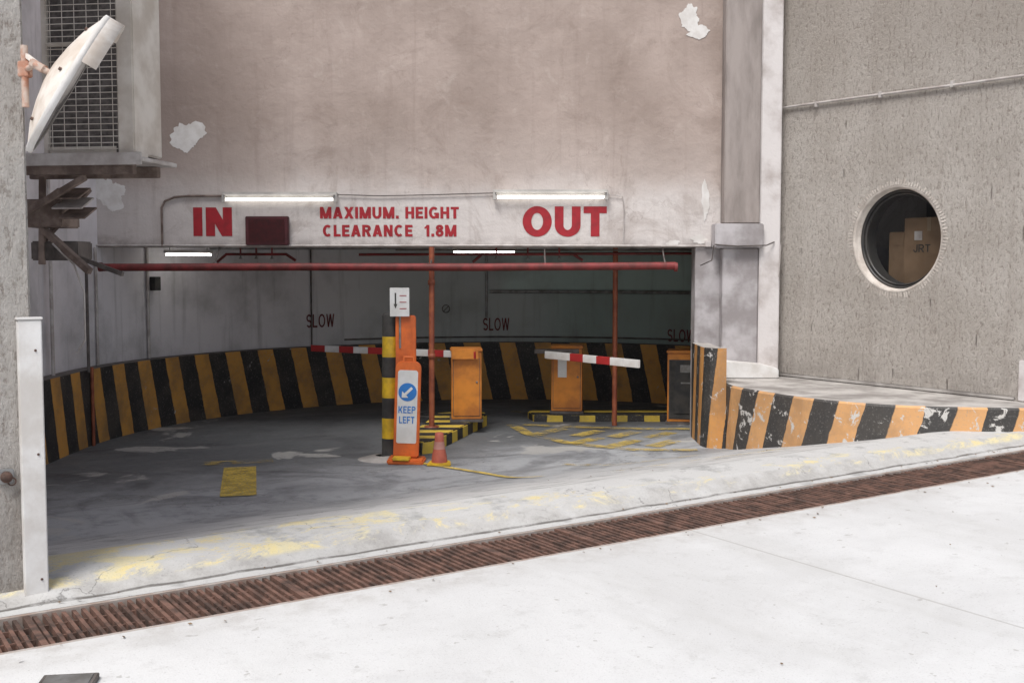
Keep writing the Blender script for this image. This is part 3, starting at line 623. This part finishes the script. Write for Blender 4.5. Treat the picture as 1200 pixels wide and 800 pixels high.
prism('arrow',[(-.052,-.009,.10),(-.036,-.009,.10),(-.036,-.009,-.02),(-.024,-.009,-.02),(-.044,-.009,-.07),(-.064,-.009,-.02),(-.052,-.009,-.02)],(0,.002,0),m_blk,ns,fm2)
for z in (.07,.0,-.07): box('print_line',.0,.075,-.0085,-.007,z-.004,z+.004,m_red,ns,0,fm2)
cn=empty('traffic_cone',(-.77,12.0,-.38)); cm=Matrix.Translation((-.775,12.03,-.378))
m_fo=M('faded_orange',(.50,.13,.08),(.40,.10,.07),8,.6)
prism('base',[(-.13,-.11,0),(.13,-.11,0),(.11,.11,0),(-.11,.11,0)],(0,0,.03),m_yel,cn,cm,.01)
lathe('body',[(.085,.03),(.078,.10),(.062,.17)],m_fo,cn,cm,24); lathe('sleeve',[(.0635,.17),(.052,.25)],M('dirty_pink_sleeve',(.5,.24,.2),None,8,.6),cn,cm,24); lathe('tip',[(.051,.25),(.046,.335),(.036,.345),(.0001,.345)],m_fo,cn,cm,24)
# ------------------------------------------------------------------ floor markings
mk=empty('road_marking',(0,12,0))
def strip(pts,w,mat,name='paint_line'):
    P=[]
    for i in range(len(pts)-1):
        a=Vector(pts[i]);b=Vector(pts[i+1]); k=max(1,int((b-a).length/.1))
        P+= [a.lerp(b,j/k) for j in range(k)]
    P.append(Vector(pts[-1])); V=[];F=[]
    for i,p in enumerate(P):
        d=(P[min(i+1,len(P)-1)]-P[max(0,i-1)]).normalized(); nn=Vector((-d.y,d.x))
        for s in (-.5,0,.5):
            q=p+nn*w*s; V.append((q.x,q.y,floor_xy(q.x,q.y)+.009+.0012*(len(mk.children)%9)))
        if i:
            for j in (0,1): F.append((3*i-3+j,3*i-2+j,3*i+1+j,3*i+j))
    me=bpy.data.meshes.new(name); me.from_pydata(V,[],F); add(name,me,mat,mk)
strip([(-2.52,10.35),(-2.86,11.85)],.33,m_yp3,'arrow_stem'); strip([(-3.3,12.05),(-2.6,12.25)],.22,m_yp2,'arrow_head')
strip([(-1.0,12.1),(-.3,11.5),(.3,10.85)],.07,m_yp3)
strip([(.55,12.0),(1.2,11.75),(2.0,12.0)],.14,m_yp2)
strip([(.0,15.0),(.2,14.2),(.7,13.4),(1.4,12.95),(2.12,12.9)],.16,m_yp)
strip([(.15,15.0),(.9,14.75),(1.7,14.6),(2.5,14.6)],.16,m_yp)
for x,y in ((.45,14.35),(.9,14.15),(1.35,14.05),(1.8,14.05),(.85,13.6),(1.3,13.4),(1.75,13.35)): strip([(x-.12,y-.18),(x+.22,y+.28)],.20,m_yp)
for i in range(4): strip([(.0+i*.5,16.4-i*.1),(.5+i*.5,16.0-i*.1)],.14,m_yp2)
strip([(.9,10.0),(2.7,11.0)],.16,m_yp2); 
# ------------------------------------------------------------------ left side: AC unit, brackets, mirror
ac=empty('air_conditioner_unit',(-2.9,8,2.5)); A=Matrix.Translation((-2.93,8.0,2.52))@Matrix.Rotation(R(-8),4,'Z')
box('body',-.33,.27,.02,.40,0,1.5,m_fin,ac,.008,A); 
box('corner_post',.20,.325,-.012,.42,-.005,1.5,m_acb,ac,.01,A); box('left_post',-.35,-.31,-.01,.41,-.005,1.5,m_acb,ac,.006,A); box('bottom_rail',-.31,.20,-.005,.02,0,.05,m_acb,ac,.004,A)
box('mid_rail',-.31,.20,-.005,.02,.74,.77,m_acb,ac,.004,A)
for k in range(34): tube('wire',[(-.32,-.018,.03+k*.043),(.215,-.018,.03+k*.043)],.0035,m_acb,ac,A,1)
for k in range(6): tube('wire_v',[(-.28+k*.09,-.012,.02),(-.28+k*.09,-.012,1.5)],.003,m_acb,ac,A,1)
box('post_shadow_gap',.19,.20,-.01,.02,0,1.5,m_dsteel,ac,0,A)
br=empty('steel_wall_bracket',(-3,8,2.3))
box('shelf',-.48,.40,-.06,.5,-.06,-.03,m_cond,br,.004,A); box('shelf_lip',-.48,.40,-.075,-.06,-.085,.0,m_cond,br,.003,A); box('foot',.05,.37,-.03,.1,-.03,.0,m_acb,br,.004,A)
box('under_beam',-.7,.30,.0,.06,-.14,-.062,m_brown,br,.004,A); box('under_beam.001',-.7,.30,.38,.44,-.14,-.062,m_brown,br,.004,A)
def bar(a,b,s,m,par):
    a=Vector(a);b=Vector(b); d=b-a; q=d.to_track_quat('X','Z').to_matrix().to_4x4()
    box('strut',-d.length/2,d.length/2,-s/2,s/2,-s/2,s/2,m,par,.002,Matrix.Translation((a+b)/2)@q)
bar((-3.75,8.3,2.0),(-3.0,8.05,2.36),.04,m_brown,br); bar((-3.6,8.6,1.85),(-3.1,8.4,2.3),.035,m_brown,br)
bar((-3.9,8.9,2.13),(-3.3,8.5,2.12),.04,m_cond,br); bar((-3.42,8.3,1.75),(-3.40,8.3,2.38),.04,m_brown,br); bar((-3.4,8.3,2.0),(-3.0,8.1,1.70),.045,m_brown,br)
bar((-3.45,8.4,1.9),(-2.80,8.2,1.68),.03,m_dsteel,br)
for k in range(3): rbox('vent_blade',(-3.20+.035*k,8.25,2.26-.07*k),(.26-.03*k,.2,.014),R(-8),m_cond if k%2 else m_brown,br,.002,R(24))
box('duct_box',-3.55,-3.25,8.25,8.6,2.02,2.22,m_brown,br,.01); box('duct_box.001',-3.5,-3.16,8.3,8.6,1.78,1.92,m_dsteel,br,.01)
tube('drain_hose',[(-3.3,8.2,1.9),(-3.15,8.2,1.75),(-3.1,8.25,1.55),(-3.12,8.3,1.2),(-3.2,8.35,1.1)],.007,m_cond,br)
C0=Vector((-2.26,5.82,2.67)); cmn=empty('convex_traffic_mirror',C0)
nrm=Vector((.80,.34,-.50)).normalized(); q=nrm.to_track_quat('Z','Y').to_matrix().to_4x4(); MM=Matrix.Translation(C0)@q
lathe('back_shell',[(.0001,-.085),(.06,-.082),(.16,-.066),(.27,-.038),(.36,.0),(.385,.012),(.39,.03),(.375,.035)],m_dish,cmn,MM,64)
lathe('mirror_face',[(.0001,.050),(.12,.047),(.24,.040),(.375,.03)],m_mirror,cmn,MM,64)
lathe('rim',[(.385,.005),(.398,.01),(.398,.035),(.38,.04)],m_white,cmn,MM,64)
up_l=(q.inverted()@Vector((.5,-.25,.85))); aa=math.atan2(up_l.y,up_l.x)
lathe('visor',[(.392,.02),(.397,.11),(.401,.11),(.397,.02)],m_dish,cmn,MM,40,aa-R(55),aa+R(55))
for k in range(6):
    a=k*math.pi/3; lathe('bolt',[(.0001,-.012),(.008,-.012),(.009,0)],m_rust,cmn,MM@Matrix.Translation((.30*math.cos(a),.30*math.sin(a),-.027)),10)
ctr=C0-nrm*.085
tube('arm',[tuple(ctr),tuple(ctr-nrm*.07),(-2.47,5.87,2.74)],.016,m_rust2,cmn)
rbox('clamp',(ctr.x-.05,ctr.y,ctr.z+.03),(.08,.06,.04),0,m_rust2,cmn,.006,ry=R(30)); tube('mount_post',[(-2.48,5.87,2.55),(-2.48,5.87,2.86)],.018,m_rust2,cmn); box('mount_plate',-2.51,-2.45,5.85,5.90,2.70,2.78,m_rust2,cmn,.005)
bar(tuple(ctr),(-2.47,5.87,2.81),.022,m_dish,cmn)
# ------------------------------------------------------------------ light
el,az=R(58),R(205)
W=bpy.data.worlds.new('World'); S.world=W; W.use_nodes=True; t=W.node_tree; bg=t.nodes['Background']
sky=t.nodes.new('ShaderNodeTexSky'); sky.sky_type='NISHITA'; sky.sun_disc=False; sky.sun_elevation=el; sky.sun_rotation=az; sky.air_density=1.0; sky.dust_density=3.0
hs=t.nodes.new('ShaderNodeHueSaturation'); hs.inputs['Saturation'].default_value=.5; t.links.new(sky.outputs[0],hs.inputs['Color']); t.links.new(hs.outputs[0],bg.inputs[0]); bg.inputs[1].default_value=.14
sd=bpy.data.lights.new('sun','SUN'); sd.energy=2.9; sd.angle=R(25); sd.color=(1,.98,.95); so=bpy.data.objects.new('sun',sd); S.collection.objects.link(so)
dirv=Vector((math.sin(az)*math.cos(el),math.cos(az)*math.cos(el),math.sin(el))); so.rotation_euler=dirv.to_track_quat('Z','Y').to_euler(); so.location=dirv*30
S.view_settings.view_transform='Standard'; S.view_settings.look='None'; S.view_settings.exposure=0
cd_=bpy.data.cameras.new('camera'); cam=bpy.data.objects.new('camera',cd_); S.collection.objects.link(cam); cd_.lens=40; cd_.sensor_width=36; cd_.clip_end=1500
cam.location=(0,0,1.75); cam.rotation_euler=(R(90-3.863),0,0); S.camera=cam
